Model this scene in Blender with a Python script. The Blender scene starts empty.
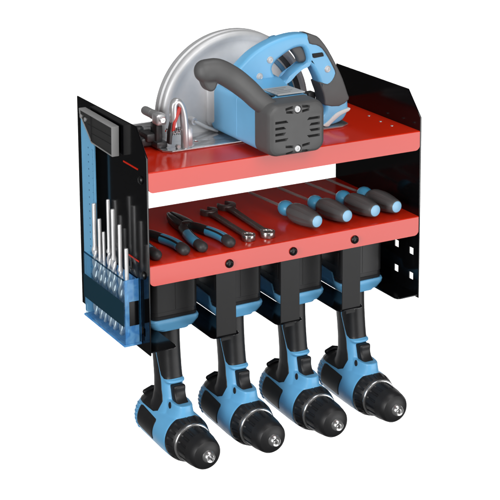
import bpy, bmesh, math
import numpy as np
import mathutils.geometry
from mathutils import Vector, Matrix

sc = bpy.context.scene
COL = sc.collection
PI = math.pi

# ------------------------------------------------------------------ camera
cam_d = bpy.data.cameras.new("camera")
cam = bpy.data.objects.new("camera", cam_d)
COL.objects.link(cam)
cam_d.sensor_width = 36.0
cam_d.lens = 114.86
cam_d.shift_x = -0.1304
cam_d.shift_y = -0.4464
cam_d.clip_start = 0.05
cam_d.clip_end = 60.0
_R = Vector((0.85987814, -0.51049435, 0.00225773))
_U = Vector((0.09550861, 0.16521634, 0.98162196))
_F = Vector((0.50148548, 0.84385963, -0.19082252))
cm = Matrix(((_R.x, _U.x, -_F.x, -0.8194), (_R.y, _U.y, -_F.y, -2.0232), (_R.z, _U.z, -_F.z, 0.5722), (0, 0, 0, 1)))
cam.matrix_world = cm
sc.camera = cam

# ------------------------------------------------------------------ world and lamps
w = bpy.data.worlds.new("World")
sc.world = w
w.use_nodes = True
w.node_tree.nodes["Background"].inputs[0].default_value = (1.0, 1.0, 1.0, 1)
w.node_tree.nodes["Background"].inputs[1].default_value = 0.05
sc.view_settings.view_transform = 'Standard'
sc.view_settings.look = 'None'
sc.view_settings.exposure = 0.0
sc.view_settings.gamma = 1.0
sc.view_settings.use_curve_mapping = False


def area(name, loc, target, sx, sy, power, col=(1, 1, 1)):
    d = bpy.data.lights.new(name, 'AREA')
    d.shape = 'RECTANGLE'
    d.size = sx
    d.size_y = sy
    d.energy = power
    d.color = col
    o = bpy.data.objects.new(name, d)
    COL.objects.link(o)
    o.location = loc
    o.rotation_euler = (Vector(target) - Vector(loc)).to_track_quat('-Z', 'Y').to_euler()
    return o


MID = (0.2, -0.1, -0.15)
area("softbox_key", (-0.1, -2.35, 1.25), MID, 1.6, 1.4, 38, (1, 0.985, 0.965))
area("softbox_front", (1.5, -2.3, -0.55), MID, 1.7, 1.2, 29)
area("softbox_left", (-2.1, -1.25, 0.35), MID, 0.9, 1.3, 50)
area("softbox_top", (0.35, -0.35, 1.9), MID, 0.9, 0.9, 14)
area("backdrop_lamp_high", (0.6, 0.7, 1.15), (1.10, 1.55, 0.62), 1.6, 0.3, 58)
area("backdrop_lamp_low", (0.8, 0.5, -1.75), (1.20, 1.35, -1.42), 1.6, 0.3, 45)


# ------------------------------------------------------------------ materials
def mat(name, col, rough=0.5, metal=0.0, spec=0.5, noise=0.0, nscale=60.0, bump=0.0, bscale=800.0, coat=0.0, rvar=0.0):
    m = bpy.data.materials.new(name)
    m.use_nodes = True
    nt = m.node_tree
    b = nt.nodes["Principled BSDF"]
    b.inputs["Base Color"].default_value = (*col, 1)
    b.inputs["Roughness"].default_value = rough
    b.inputs["Metallic"].default_value = metal
    b.inputs["Specular IOR Level"].default_value = spec
    b.inputs["Coat Weight"].default_value = coat
    b.inputs["Coat Roughness"].default_value = 0.12
    tc = nt.nodes.new("ShaderNodeTexCoord")
    if noise > 0 or rvar > 0:
        n = nt.nodes.new("ShaderNodeTexNoise")
        n.inputs["Scale"].default_value = nscale
        n.inputs["Detail"].default_value = 5
        nt.links.new(tc.outputs["Object"], n.inputs["Vector"])
        if noise > 0:
            r = nt.nodes.new("ShaderNodeValToRGB")
            r.color_ramp.elements[0].position = 0.3
            r.color_ramp.elements[1].position = 0.7
            r.color_ramp.elements[0].color = (*[c * (1 - noise) for c in col], 1)
            r.color_ramp.elements[1].color = (*[min(1, c * (1 + noise)) for c in col], 1)
            nt.links.new(n.outputs["Fac"], r.inputs["Fac"])
            nt.links.new(r.outputs["Color"], b.inputs["Base Color"])
        if rvar > 0:
            mr = nt.nodes.new("ShaderNodeMapRange")
            mr.inputs["From Min"].default_value = 0.3
            mr.inputs["From Max"].default_value = 0.7
            mr.inputs["To Min"].default_value = max(0.02, rough - rvar)
            mr.inputs["To Max"].default_value = min(1, rough + rvar)
            nt.links.new(n.outputs["Fac"], mr.inputs["Value"])
            nt.links.new(mr.outputs["Result"], b.inputs["Roughness"])
    if bump > 0:
        n2 = nt.nodes.new("ShaderNodeTexNoise")
        n2.inputs["Scale"].default_value = bscale
        n2.inputs["Detail"].default_value = 2
        nt.links.new(tc.outputs["Object"], n2.inputs["Vector"])
        bp = nt.nodes.new("ShaderNodeBump")
        bp.inputs["Strength"].default_value = bump
        bp.inputs["Distance"].default_value = 0.0006
        nt.links.new(n2.outputs["Fac"], bp.inputs["Height"])
        nt.links.new(bp.outputs["Normal"], b.inputs["Normal"])
    return m


M = {}
M['red'] = mat("red_powder_coat", (0.585, 0.020, 0.005), 0.15, spec=0.5, noise=0.015, nscale=9, bump=0.03, bscale=900)
M['black'] = mat("black_powder_coat", (0.0025, 0.0025, 0.003), 0.12, spec=0.25, bump=0.015, bscale=900)
M['strap'] = mat("lit_black_coat", (0.012, 0.012, 0.0125), 0.42, spec=0.26, noise=0.05, bump=0.06, bscale=900)  # same black coat as the panels, base lightened for its lit front
M['bolt'] = mat("black_oxide_steel", (0.004, 0.004, 0.004), 0.4, spec=0.4)
M['blue'] = mat("blue_moulded_plastic", (0.135, 0.415, 0.70), 0.36, spec=0.45, noise=0.025, nscale=40, bump=0.10, bscale=1400)
M['sawblue'] = mat("pale_blue_moulded_plastic", (0.150, 0.440, 0.72), 0.36, spec=0.45, noise=0.025, nscale=40, bump=0.10, bscale=1400)
M['darkblue'] = mat("deep_blue_plastic", (0.03, 0.16, 0.30), 0.3, spec=0.5)
M['sawgrey'] = mat("grey_rubber", (0.082, 0.082, 0.083), 0.5, spec=0.4, noise=0.05, bump=0.16, bscale=1300)
M['slotdark'] = mat("dark_grey_shade_trim", (0.018, 0.018, 0.019), 0.6, spec=0.2)  # shade of the vent slots put into colour; also dark trim
M['drillblack'] = mat("black_rubber", (0.0125, 0.0125, 0.0135), 0.45, spec=0.42, noise=0.06, bump=0.14, bscale=1300)
M['batblack'] = mat("black_battery_plastic", (0.0135, 0.0135, 0.0145), 0.42, spec=0.42, noise=0.06, bump=0.12, bscale=1300)
M['chrome'] = mat("polished_steel", (0.72, 0.72, 0.73), 0.16, metal=1.0)
M['steel'] = mat("brushed_steel", (0.60, 0.60, 0.61), 0.30, metal=0.6, noise=0.03, nscale=120)
M['plate'] = mat("polished_base_plate", (0.72, 0.72, 0.73), 0.16, metal=0.85)
M['cast'] = mat("cast_aluminium", (0.60, 0.605, 0.615), 0.50, metal=0.4, noise=0.03, nscale=90, bump=0.05)
M['darksteel'] = mat("dark_forged_steel", (0.16, 0.145, 0.14), 0.42, metal=0.7, noise=0.15, nscale=150, rvar=0.08)
M['clamp'] = mat("dark_clamp_metal", (0.06, 0.06, 0.062), 0.4, metal=0.4, noise=0.15, nscale=150)
M['greymetal'] = mat("grey_painted_metal", (0.20, 0.20, 0.20), 0.42, spec=0.5, noise=0.05)
M['lever'] = mat("red_lever_plastic", (0.50, 0.025, 0.018), 0.35)
M['jaw'] = mat("blackened_plier_steel", (0.028, 0.027, 0.027), 0.35, metal=0.5, noise=0.15, nscale=200)
M['grip'] = mat("black_grip_rubber", (0.013, 0.013, 0.014), 0.5, spec=0.4, bump=0.1)
M['gripcap'] = mat("grey_black_grip_end", (0.030, 0.030, 0.031), 0.5, spec=0.4, bump=0.1)
M['toolblue'] = mat("blue_grip_plastic", (0.058, 0.32, 0.54), 0.36, spec=0.5, noise=0.03)
M['buttblue'] = mat("light_blue_plastic", (0.24, 0.50, 0.72), 0.3, spec=0.5)
M['driver'] = mat("grey_driver_handle", (0.074, 0.074, 0.075), 0.46, spec=0.45, noise=0.05, bump=0.1)
M['headgrey'] = mat("grey_anodised_head", (0.27, 0.27, 0.27), 0.4, spec=0.5, noise=0.03)
M['headdark'] = mat("dark_inlay", (0.022, 0.022, 0.022), 0.35, spec=0.4)
M['ringend'] = mat("bright_ring_steel", (0.36, 0.34, 0.33), 0.26, metal=0.9, noise=0.08, nscale=200)  # lighter and smoother than the wrench shaft steel
M['shaft'] = mat("satin_driver_shaft", (0.42, 0.41, 0.41), 0.38, metal=0.6)
M['ring'] = mat("satin_steel_ring", (0.80, 0.80, 0.80), 0.22, metal=0.9)
M['ruler'] = mat("blue_anodised_blade", (0.16, 0.44, 0.70), 0.4, spec=0.4, noise=0.03)
M['tick'] = mat("dark_blue_print", (0.03, 0.12, 0.25), 0.5)
M['bit'] = mat("bright_drill_steel", (0.82, 0.82, 0.83), 0.26, metal=0.45, noise=0.03)
M['navy'] = mat("navy_label_band", (0.004, 0.030, 0.050), 0.5, spec=0.1)
M['white'] = mat("white_plastic", (0.66, 0.67, 0.67), 0.4, spec=0.4)
M['label'] = mat("light_grey_label", (0.42, 0.43, 0.43), 0.45, spec=0.4)
M['backdrop'] = mat("white_paper_backdrop", (0.86, 0.86, 0.86), 0.9, spec=0.0)


def acrylic(name, tint, gl=0.10, dif=0.10, dcol=(0.10, 0.35, 0.65), caustic=None):
    m = bpy.data.materials.new(name)
    m.use_nodes = True
    nt = m.node_tree
    for n in list(nt.nodes):
        nt.nodes.remove(n)
    out = nt.nodes.new("ShaderNodeOutputMaterial")
    tr = nt.nodes.new("ShaderNodeBsdfTransparent")
    tr.inputs[0].default_value = (*tint, 1)
    g = nt.nodes.new("ShaderNodeBsdfGlossy")
    g.inputs["Roughness"].default_value = 0.05
    g.inputs[0].default_value = (0.8, 0.9, 1, 1)
    d = nt.nodes.new("ShaderNodeBsdfDiffuse")
    d.inputs[0].default_value = (*dcol, 1)
    if caustic:  # paler blotches in the diffuse colour stand in for caustics
        tc = nt.nodes.new("ShaderNodeTexCoord")
        nz = nt.nodes.new("ShaderNodeTexNoise")
        nz.inputs["Scale"].default_value = 100
        nz.inputs["Detail"].default_value = 1
        nz.inputs["Distortion"].default_value = 0.3
        rp = nt.nodes.new("ShaderNodeValToRGB")
        rp.color_ramp.elements[0].position = 0.40
        rp.color_ramp.elements[1].position = 0.66
        rp.color_ramp.elements[0].color = (*dcol, 1)
        rp.color_ramp.elements[1].color = (*caustic, 1)
        nt.links.new(tc.outputs["Object"], nz.inputs["Vector"])
        nt.links.new(nz.outputs["Fac"], rp.inputs["Fac"])
        nt.links.new(rp.outputs["Color"], d.inputs[0])
    m1 = nt.nodes.new("ShaderNodeMixShader")
    m1.inputs[0].default_value = dif
    m2 = nt.nodes.new("ShaderNodeMixShader")
    fr = nt.nodes.new("ShaderNodeFresnel")
    fr.inputs[0].default_value = 1.45
    mm = nt.nodes.new("ShaderNodeMath")
    mm.operation = 'MULTIPLY'
    mm.inputs[1].default_value = gl * 10
    nt.links.new(fr.outputs[0], mm.inputs[0])
    nt.links.new(mm.outputs[0], m2.inputs[0])
    nt.links.new(tr.outputs[0], m1.inputs[1])
    nt.links.new(d.outputs[0], m1.inputs[2])
    nt.links.new(m1.outputs[0], m2.inputs[1])
    nt.links.new(g.outputs[0], m2.inputs[2])
    nt.links.new(m2.outputs[0], out.inputs[0])
    return m


M['acrylic'] = acrylic("clear_blue_acrylic", (0.93, 0.98, 1.0), 0.04, 0.05, (0.16, 0.45, 0.75))
M['acrylicback'] = acrylic("blue_acrylic_back", (0.30, 0.62, 0.92), 0.04, 0.62, (0.08, 0.28, 0.60), (0.18, 0.45, 0.74))  # caustic light painted in as mottled blue
M['acrylicedge'] = acrylic("deep_blue_acrylic_edge", (0.10, 0.30, 0.45), 0.05, 0.45, (0.01, 0.06, 0.11))


# ------------------------------------------------------------------ mesh helpers
def new():
    return bmesh.new()


def finish(me, m, smooth=True, angle=35):
    if m is not None:
        me.materials.clear()
        me.materials.append(m)
    if smooth:
        me.polygons.foreach_set("use_smooth", [True] * len(me.polygons))
        try:
            me.set_sharp_from_angle(angle=math.radians(angle))
        except Exception:
            pass
    me.update()


def link_mesh(name, me, parent=None, base=None):
    o = bpy.data.objects.new(name, me)
    COL.objects.link(o)
    if parent is not None:
        o.parent = parent
        r = parent
        b = Vector((0, 0, 0))
        while r is not None:
            b += r.location
            r = r.parent
        me.transform(Matrix.Translation(-b))
    return o


def obj(name, bm, m, parent=None, smooth=True, angle=35):
    bmesh.ops.recalc_face_normals(bm, faces=bm.faces[:])
    me = bpy.data.meshes.new(name)
    bm.to_mesh(me)
    bm.free()
    finish(me, m, smooth, angle)
    return link_mesh(name, me, parent)


def thing(name, label, cat, loc, group=None):
    o = bpy.data.objects.new(name, None)
    COL.objects.link(o)
    o.empty_display_size = 0.02
    o.location = loc
    o['label'] = label
    o['category'] = cat
    if group:
        o['group'] = group
    return o


def dup(root, loc, label, rotz=0.0):
    r = root.copy()
    COL.objects.link(r)
    r.location = loc
    r.rotation_euler = (0, 0, rotz)
    r['label'] = label
    for ch in list(root.children):
        c = ch.copy()
        COL.objects.link(c)
        c.parent = r
        for g in list(ch.children):
            d = g.copy()
            COL.objects.link(d)
            d.parent = c
    return r


def add_box(bm, x0, x1, y0, y1, z0, z1, bev=0.0, seg=2, mtx=None):
    vs = [bm.verts.new((x, y, z)) for x in (x0, x1) for y in (y0, y1) for z in (z0, z1)]
    fs = [bm.faces.new([vs[i] for i in q]) for q in ((0, 1, 3, 2), (4, 6, 7, 5), (0, 4, 5, 1), (2, 3, 7, 6), (0, 2, 6, 4), (1, 5, 7, 3))]
    if bev > 0:
        es = list({e for f in fs for e in f.edges})
        r = bmesh.ops.bevel(bm, geom=es, offset=bev, segments=seg, affect='EDGES', profile=0.5, clamp_overlap=True)
        vs = list({v for f in r['faces'] for v in f.verts} | {v for v in vs if v.is_valid})
    if mtx is not None:
        for v in vs:
            v.co = mtx @ v.co


def ring_loft(bm, rings, cap=True, closed=True):
    """rings: list of lists of points with equal length"""
    vr = [[bm.verts.new(p) for p in r] for r in rings]
    n = len(vr[0])
    for a, b in zip(vr[:-1], vr[1:]):
        for i in range(n if closed else n - 1):
            j = (i + 1) % n
            bm.faces.new((a[i], a[j], b[j], b[i]))
    if cap:
        bm.faces.new(vr[0][::-1])
        bm.faces.new(vr[-1])
    return vr


def add_lathe(bm, prof, origin, axis='y', seg=48, ribs=None, cap=True):
    """prof: list of (r, t) along the axis; ribs = (count, depth, t0, t1)"""
    rings = []
    o = Vector(origin)
    for r, t in prof:
        ring = []
        for k in range(seg):
            a = 2 * PI * k / seg
            rr = r
            if ribs and ribs[2] <= t <= ribs[3]:
                ph = (a * ribs[0] / (2 * PI)) % 1.0
                if ph < ribs[4]:
                    rr = r - ribs[1]
            c, s = rr * math.cos(a), rr * math.sin(a)
            if axis == 'y':
                ring.append(o + Vector((c, t, s)))
            elif axis == 'x':
                ring.append(o + Vector((t, c, s)))
            else:
                ring.append(o + Vector((c, s, t)))
        rings.append(ring)
    ring_loft(bm, rings, cap)


def catmull(pts, n=6, closed=False):
    P = [Vector(p) for p in pts]
    out = []
    N = len(P)
    rng = range(N) if closed else range(N - 1)
    for i in rng:
        if closed:
            p0, p1, p2, p3 = P[(i - 1) % N], P[i], P[(i + 1) % N], P[(i + 2) % N]
        else:
            p0 = P[i - 1] if i > 0 else P[0] * 2 - P[1]
            p1, p2 = P[i], P[i + 1]
            p3 = P[i + 2] if i + 2 < N else P[-1] * 2 - P[-2]
        for k in range(n):
            t = k / n
            out.append(0.5 * ((2 * p1) + (p2 - p0) * t + (2 * p0 - 5 * p1 + 4 * p2 - p3) * t * t + (3 * p1 - 3 * p2 + p3 - p0) * t ** 3))
    if not closed:
        out.append(P[-1].copy())
    return out


def add_tube(bm, pts, rad, seg=12, squash=None, up=(0, 0, 1), round_ends=False, power=2.0):
    """sweep; rad is a number or list; squash scales the 'up' half-axis"""
    P = [Vector(p) for p in pts]
    n = len(P)
    R = [rad] * n if not hasattr(rad, '__len__') else list(rad)
    S = [1.0] * n if squash is None else ([squash] * n if not hasattr(squash, '__len__') else list(squash))
    rings = []
    upv = Vector(up)
    seq = []
    for i in range(n):
        t = (P[min(i + 1, n - 1)] - P[max(i - 1, 0)]).normalized()
        seq.append((P[i], t, R[i], S[i]))
    if round_ends:
        h = []
        for k in (0.006, 0.05, 0.15, 0.35, 0.65):
            a = math.acos(1 - k)
            h.append((k, math.sin(a)))
        p, t, r, s = seq[0]
        pre = [(p - t * r * (1 - k), t, r * f, s) for k, f in h]
        p, t, r, s = seq[-1]
        post = [(p + t * r * (1 - k), t, r * f, s) for k, f in reversed(h)]
        seq = pre + seq + post
    for p, t, r, s in seq:
        side = t.cross(upv)
        if side.length < 1e-5:
            side = t.cross(Vector((1, 0, 0)))
        side.normalize()
        u = side.cross(t).normalized()
        ring = []
        for k in range(seg):
            a = 2 * PI * k / seg
            c, q = math.cos(a), math.sin(a)
            e = 2.0 / power
            c = math.copysign(abs(c) ** e, c)
            q = math.copysign(abs(q) ** e, q)
            ring.append(p + side * (c * r) + u * (q * r * s))
        rings.append(ring)
    ring_loft(bm, rings, True)


def _area(poly):
    return 0.5 * sum(a[0] * b[1] - b[0] * a[1] for a, b in zip(poly, poly[1:] + poly[:1]))


def _inset(poly, d):
    """move every edge of a closed outline d towards its left side, mitred"""
    n = len(poly)
    out = []
    for i in range(n):
        a, b, c = Vector(poly[i - 1]), Vector(poly[i]), Vector(poly[(i + 1) % n])
        e1, e2 = (b - a).normalized(), (c - b).normalized()
        n1, n2 = Vector((-e1.y, e1.x)), Vector((-e2.y, e2.x))
        m = n1 + n2
        q = m / max(0.35, m.dot(m) / 2) if m.length > 1e-6 else n1
        out.append((b.x + q.x * d, b.y + q.y * d))
    return out


def prism(outer, holes, plane, d0, d1, bevel=0.0, bres=3):
    """bmesh of an outline with holes, swept from d0 to d1 across its plane, edges rounded"""
    polys = []
    for k, poly in enumerate([outer] + list(holes)):
        q = [(p[0], p[1]) for p in poly]
        q = [p for i, p in enumerate(q) if (Vector(p) - Vector(q[i - 1])).length > 1e-6]
        if (_area(q) > 0) != (k == 0):
            q = q[::-1]
        polys.append(q)
    lo, hi = min(d0, d1), max(d0, d1)
    if bevel > 0:
        prof = [(bevel * (1 - math.sin(PI / 2 * k / bres)), lo + bevel * (1 - math.cos(PI / 2 * k / bres))) for k in range(bres + 1)]
        prof += [(o, lo + hi - h) for o, h in prof[::-1]]
    else:
        prof = [(0.0, lo), (0.0, hi)]

    def put(p, h):
        if plane == 'xz':
            return (p[0], h, p[1])
        if plane == 'yz':
            return (h, p[0], p[1])
        return (p[0], p[1], h)
    bm = new()
    caps = {}
    for pi, poly in enumerate(polys):
        rings = []
        for o, h in prof:
            pts = _inset(poly, o) if o > 0 else poly
            rings.append([bm.verts.new(put(p, h)) for p in pts])
        n = len(poly)
        for a, b in zip(rings[:-1], rings[1:]):
            for i in range(n):
                j = (i + 1) % n
                bm.faces.new((a[i], a[j], b[j], b[i]))
        caps[pi] = (rings[0], rings[-1])
    flat = [_inset(q, prof[0][0]) if prof[0][0] > 0 else q for q in polys]
    V, E, own = [], [], []
    for pi, q in enumerate(flat):
        b0 = len(V)
        for i, p in enumerate(q):
            V.append(Vector(p))
            own.append((pi, i))
            E.append((b0 + i, b0 + (i + 1) % len(q)))
    vo, eo, fo, ov, oe, of = mathutils.geometry.delaunay_2d_cdt(V, E, [], 0, 1e-7)

    def inside(p):
        c = False
        for q in flat:
            for a, b in zip(q, q[1:] + q[:1]):
                if (a[1] > p.y) != (b[1] > p.y) and p.x < a[0] + (p.y - a[1]) * (b[0] - a[0]) / (b[1] - a[1]):
                    c = not c
        return c
    for f in fo:
        c = sum((vo[i] for i in f), Vector((0, 0))) / len(f)
        if not inside(c):
            continue
        ids = [ov[i][0] if ov[i] else None for i in f]
        if None in ids or len(set(ids)) < 3:
            continue
        for side in (0, 1):
            try:
                bm.faces.new([caps[own[i][0]][side][own[i][1]] for i in ids])
            except ValueError:
                pass
    return bm


def evaluated_mesh(bm, mods):
    me = bpy.data.meshes.new("work")
    bm.to_mesh(me)
    bm.free()
    o = bpy.data.objects.new("work", me)
    COL.objects.link(o)
    for kind, kw in mods:
        md = o.modifiers.new(kind, kind)
        for k, v in kw.items():
            setattr(md, k, v)
    dg = bpy.context.evaluated_depsgraph_get()
    out = bpy.data.meshes.new_from_object(o.evaluated_get(dg))
    bpy.data.objects.remove(o)
    bpy.data.meshes.remove(me)
    return out


def boolean_cut(bm, cutter_bm):
    cme = bpy.data.meshes.new("cutter")
    bmesh.ops.recalc_face_normals(cutter_bm, faces=cutter_bm.faces[:])
    cutter_bm.to_mesh(cme)
    cutter_bm.free()
    co = bpy.data.objects.new("cutter", cme)
    COL.objects.link(co)
    bmesh.ops.recalc_face_normals(bm, faces=bm.faces[:])
    me = evaluated_mesh(bm, [('BOOLEAN', dict(operation='DIFFERENCE', object=co, solver='EXACT'))])
    bpy.data.objects.remove(co)
    bpy.data.meshes.remove(cme)
    out = new()
    out.from_mesh(me)
    bpy.data.meshes.remove(me)
    return out


def sdf_poly(poly, P):
    """signed distance (positive inside) of points P (n,2) to a polygon"""
    poly = np.array(poly, float)
    A = poly
    B = np.roll(poly, -1, 0)
    d = np.full(len(P), 1e9)
    ins = np.zeros(len(P), bool)
    for a, b in zip(A, B):
        e = b - a
        t = np.clip(((P - a) @ e) / (e @ e), 0, 1)
        q = P - (a + t[:, None] * e)
        d = np.minimum(d, np.hypot(q[:, 0], q[:, 1]))
        c = ((a[1] <= P[:, 1]) & (b[1] > P[:, 1])) | ((b[1] <= P[:, 1]) & (a[1] > P[:, 1]))
        with np.errstate(divide='ignore', invalid='ignore'):
            x = a[0] + (P[:, 1] - a[1]) * e[0] / np.where(e[1] == 0, 1e-12, e[1])
        ins ^= c & (P[:, 0] < x)
    return np.where(ins, d, -d)


def split_mesh(me, field):
    """split along field = 0; returns (positive, negative) as (verts, faces, boundary flags)"""
    co = np.array([v.co[:] for v in me.vertices])
    nrm = np.array([v.normal[:] for v in me.vertices])
    f = field(co)
    f = np.where(np.abs(f) < 1e-7, 1e-7, f)
    res = []
    for sgn in (1, -1):
        g = f * sgn
        verts, faces, bnd, vn, idx, eidx = [], [], [], [], {}, {}

        def gv(i):
            if i not in idx:
                idx[i] = len(verts)
                verts.append(co[i]); vn.append(nrm[i]); bnd.append(False)
            return idx[i]

        def ge(i, j):
            k = (min(i, j), max(i, j))
            if k not in eidx:
                a, b = k
                t = g[a] / (g[a] - g[b])
                eidx[k] = len(verts)
                verts.append(co[a] + (co[b] - co[a]) * t)
                vn.append(nrm[a] + (nrm[b] - nrm[a]) * t)
                bnd.append(True)
            return eidx[k]
        for p in me.polygons:
            vs = list(p.vertices)
            pos = [g[i] > 0 for i in vs]
            if not any(pos):
                continue
            if all(pos):
                faces.append([gv(i) for i in vs])
                continue
            out = []
            for k, i in enumerate(vs):
                j = vs[(k + 1) % len(vs)]
                if g[i] > 0:
                    out.append(gv(i))
                if (g[i] > 0) != (g[j] > 0):
                    out.append(ge(i, j))
            if len(out) >= 3:
                faces.append(out)
        res.append((np.array(verts), faces, np.array(bnd), np.array(vn)))
    return res


def mesh_from(name, verts, faces):
    me = bpy.data.meshes.new(name)
    me.from_pydata([tuple(v) for v in verts], [], faces)
    me.update()
    return me


def rrect(cx, cz, hx, hz, r, n=6):
    out = []
    for (sx, sz, a0) in ((1, 1, 0), (-1, 1, PI / 2), (-1, -1, PI), (1, -1, 1.5 * PI)):
        for k in range(n + 1):
            a = a0 + (PI / 2) * k / n
            out.append((cx + sx * (hx - r) + r * math.cos(a), cz + sz * (hz - r) + r * math.sin(a)))
    return out


# ------------------------------------------------------------------ backdrop (a lit paper board well behind the rack)
bm = new()
_c = Vector((0.2, -0.1, -0.12)) + Vector((0.50, 0.80, -0.34)).normalized() * 1.75
n = 24
gx = Vector((0.86, -0.51, 0)).normalized()
gd = Vector((0.51, 0.86, 0)).normalized()
rows = []
# vertical sheet that sweeps forward at its foot
prof = [(0.70, 0.0), (0.5, 0.0), (0.0, 0.0), (-0.45, 0.0)]
for k in range(1, 13):
    a = (PI / 2) * k / 12
    prof.append((-0.45 - 0.5 * math.sin(a), -0.5 * (1 - math.cos(a))))
prof.append((-0.95, -0.75))
for h, d in prof:
    rows.append([_c + gx * (-1.75 + 3.5 * i / n) + gd * d + Vector((0, 0, h)) for i in range(n + 1)])
ring_loft(bm, rows, cap=False, closed=False)
bd = obj("backdrop", bm, M['backdrop'])
bd['kind'] = 'structure'
bd['label'] = "plain white paper backdrop sweeping behind the tool rack"

# ------------------------------------------------------------------ the rack
W, D = 0.42, 0.2275
Z2 = -0.1253
ZB = -0.2425
T = 0.002
rack = thing("tool_rack", "black and red steel wall rack with two red shelves and drill slots below", "tool rack", (W / 2, -D / 2, ZB - 0.005))


def panel_outline():
    return [(0.0, 0.0544), (-0.1959, 0.0544), (-0.2282, 0.0192), (-0.2282, -0.2476), (0.0, -0.2476)]


sq = 0.0052
hole_c = [(-0.1713, -0.182), (-0.2093, -0.1822), (-0.171, -0.2198), (-0.2095, -0.2197)]
hole_c_left = [(-0.1757, -0.1393)] + hole_c[2:]


def squares(cs):
    return [[(y - sq, z - sq), (y + sq, z - sq), (y + sq, z + sq), (y - sq, z + sq)] for y, z in cs]


for x0 in (-T, W):
    p = obj("side_panel", prism(panel_outline(), squares(hole_c_left if x0 < 0 else hole_c), 'yz', x0, x0 + T, 0.0004, 1), M['black'], rack)


def shelf(z):
    bm = new()
    t = 0.0022
    # section in yz: top sheet, rounded nose, front lip, small return
    sec = []
    r = 0.0014
    sec.append((0.0, z))
    for k in range(6):
        a = (PI / 2) * k / 5
        sec.append((-D + r - r * math.sin(a), z - r + r * math.cos(a)))
    sec.append((-D, z - 0.0278))
    inner = [(y + t, zz) for y, zz in [(-D, z - 0.0278)]]
    sec2 = [(-D + t, z - 0.0278), (-D + t, z - t), (0.0, z - t)]
    poly = sec + sec2
    # lip corners are rounded: build lip and top as one ring loft along x, then clip corners
    xs = [0.0003, W - 0.0003]
    rings = [[Vector((x, y, zz)) for y, zz in poly] for x in xs]
    ring_loft(bm, rings, True)
    return bm


def round_lip_cut(bm, z):
    # rounds the two lower corners of the front lip
    r = 0.0075
    cut = new()
    for sgn, xc in ((-1, 0.0), (1, W)):
        pts = []
        zc = z - 0.0278
        cx = xc - sgn * r
        cz = zc + r
        for k in range(9):
            a = (PI / 2) * k / 8
            pts.append((cx + sgn * r * math.sin(a), cz - r * math.cos(a)))
        pts += [(xc + sgn * 0.004, cz), (xc + sgn * 0.004, zc - 0.004), (cx, zc - 0.004)]
        r0 = [Vector((x, -D - 0.003, zz)) for x, zz in pts]
        r1 = [Vector((x, -D + 0.0028, zz)) for x, zz in pts]
        ring_loft(cut, [r0, r1], True)
    return boolean_cut(bm, cut)


for z in (0.0, Z2):
    s = obj("shelf", round_lip_cut(shelf(z), z), M['red'], rack, angle=30)
    # the shelf's tabs show through the slots of the side panels
    for x0, x1 in ((-T - 0.0008, -T), (W + T, W + T + 0.0008)):
        bm = new()
        ya, yb = (-0.156, -0.2015) if z == 0.0 else (-0.1672, -0.199)
        add_box(bm, x0, x1, yb, ya, z - 0.0022, z - 0.0001)
        obj("shelf_tab", bm, M['red'], s)
    if z == 0.0:
        for (x, y) in ((0.404, -0.1191), (0.4003, -0.1556), (0.401, -0.1844)):
            bm = new()
            add_lathe(bm, [(0.0022, 0.0002), (0.002, 0.0008), (0.0008, 0.0011)], (x, y, z), 'z', 16)
            obj("rivet", bm, M['steel'], s)

# holder plates: half plates on the side panels, three T plates hung from straps
def plate_outline(x0, x1, left_round, right_round):
    y0, y1 = -0.2268, -0.03
    c = 0.007
    pts = [(x0, y1)]
    if left_round:
        pts += [(x0, y0 + c), (x0 + c * .3, y0 + c * .3), (x0 + c, y0)]
    else:
        pts += [(x0, y0)]
    if right_round:
        pts += [(x1 - c, y0), (x1 - c * .3, y0 + c * .3), (x1, y0 + c)]
    else:
        pts += [(x1, y0)]
    pts += [(x1, y1)]
    return pts


SP = 0.0985
for k in range(5):
    c = 0.014 + k * SP if 0 < k < 4 else None
    if k == 0:
        x0, x1 = 0.0002, 0.0388
    elif k == 4:
        x0, x1 = 0.3845, W - 0.0002
    else:
        x0, x1 = 0.0905 + (k - 1) * SP, 0.1325 + (k - 1) * SP
    pl = obj("holder_plate", prism(plate_outline(x0, x1, k > 0, k < 4), [], 'xy', ZB - 0.002, ZB, 0.0004, 1), M['black'], rack)
    if 0 < k < 4:
        xs0 = 0.0975 + (k - 1) * SP
        bm = new()
        add_box(bm, xs0, xs0 + 0.0297, -0.2274 + .0028, -0.2274 + 0.0046, ZB - 0.0004, Z2 - 0.0024, 0.0004, 1)
        st = obj("strap", bm, M['strap'], rack)
        bm = new()
        add_box(bm, xs0 + 0.0065, xs0 + 0.0215, -0.2274 + .0030, -0.2274 + 0.0044, ZB - 0.0075, ZB - 0.0002, 0.0003, 1)
        obj("lip", bm, M['strap'], st)
for x in (0.1158, 0.2136, 0.3123):
    bm = new()
    z = -0.1415
    add_lathe(bm, [(0.0060, -D - 0.0002), (0.0060, -D - 0.0012), (0.0050, -D - 0.0032), (0.0034, -D - 0.0042), (0.0030, -D - 0.0042), (0.0026, -D - 0.0020), (0.0004, -D - 0.0020)], (x, 0, z), 'y', 32)
    obj("bolt", bm, M['bolt'], rack)
for z, y in ((-0.0135, -0.210), (-0.1415, -0.213)):
    for sx in (-1, 1):
        bm = new()
        xo = -T if sx < 0 else W + T
        add_lathe(bm, [(0.0055, xo), (0.0055, xo + sx * 0.0012), (0.0042, xo + sx * 0.0028), (0.0006, xo + sx * 0.0034)], (0, y, z), 'x', 24)
        obj("bolt", bm, M['bolt'], rack)

# ------------------------------------------------------------------ cordless drills
DX = 0.065
AZ = -0.3905


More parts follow.
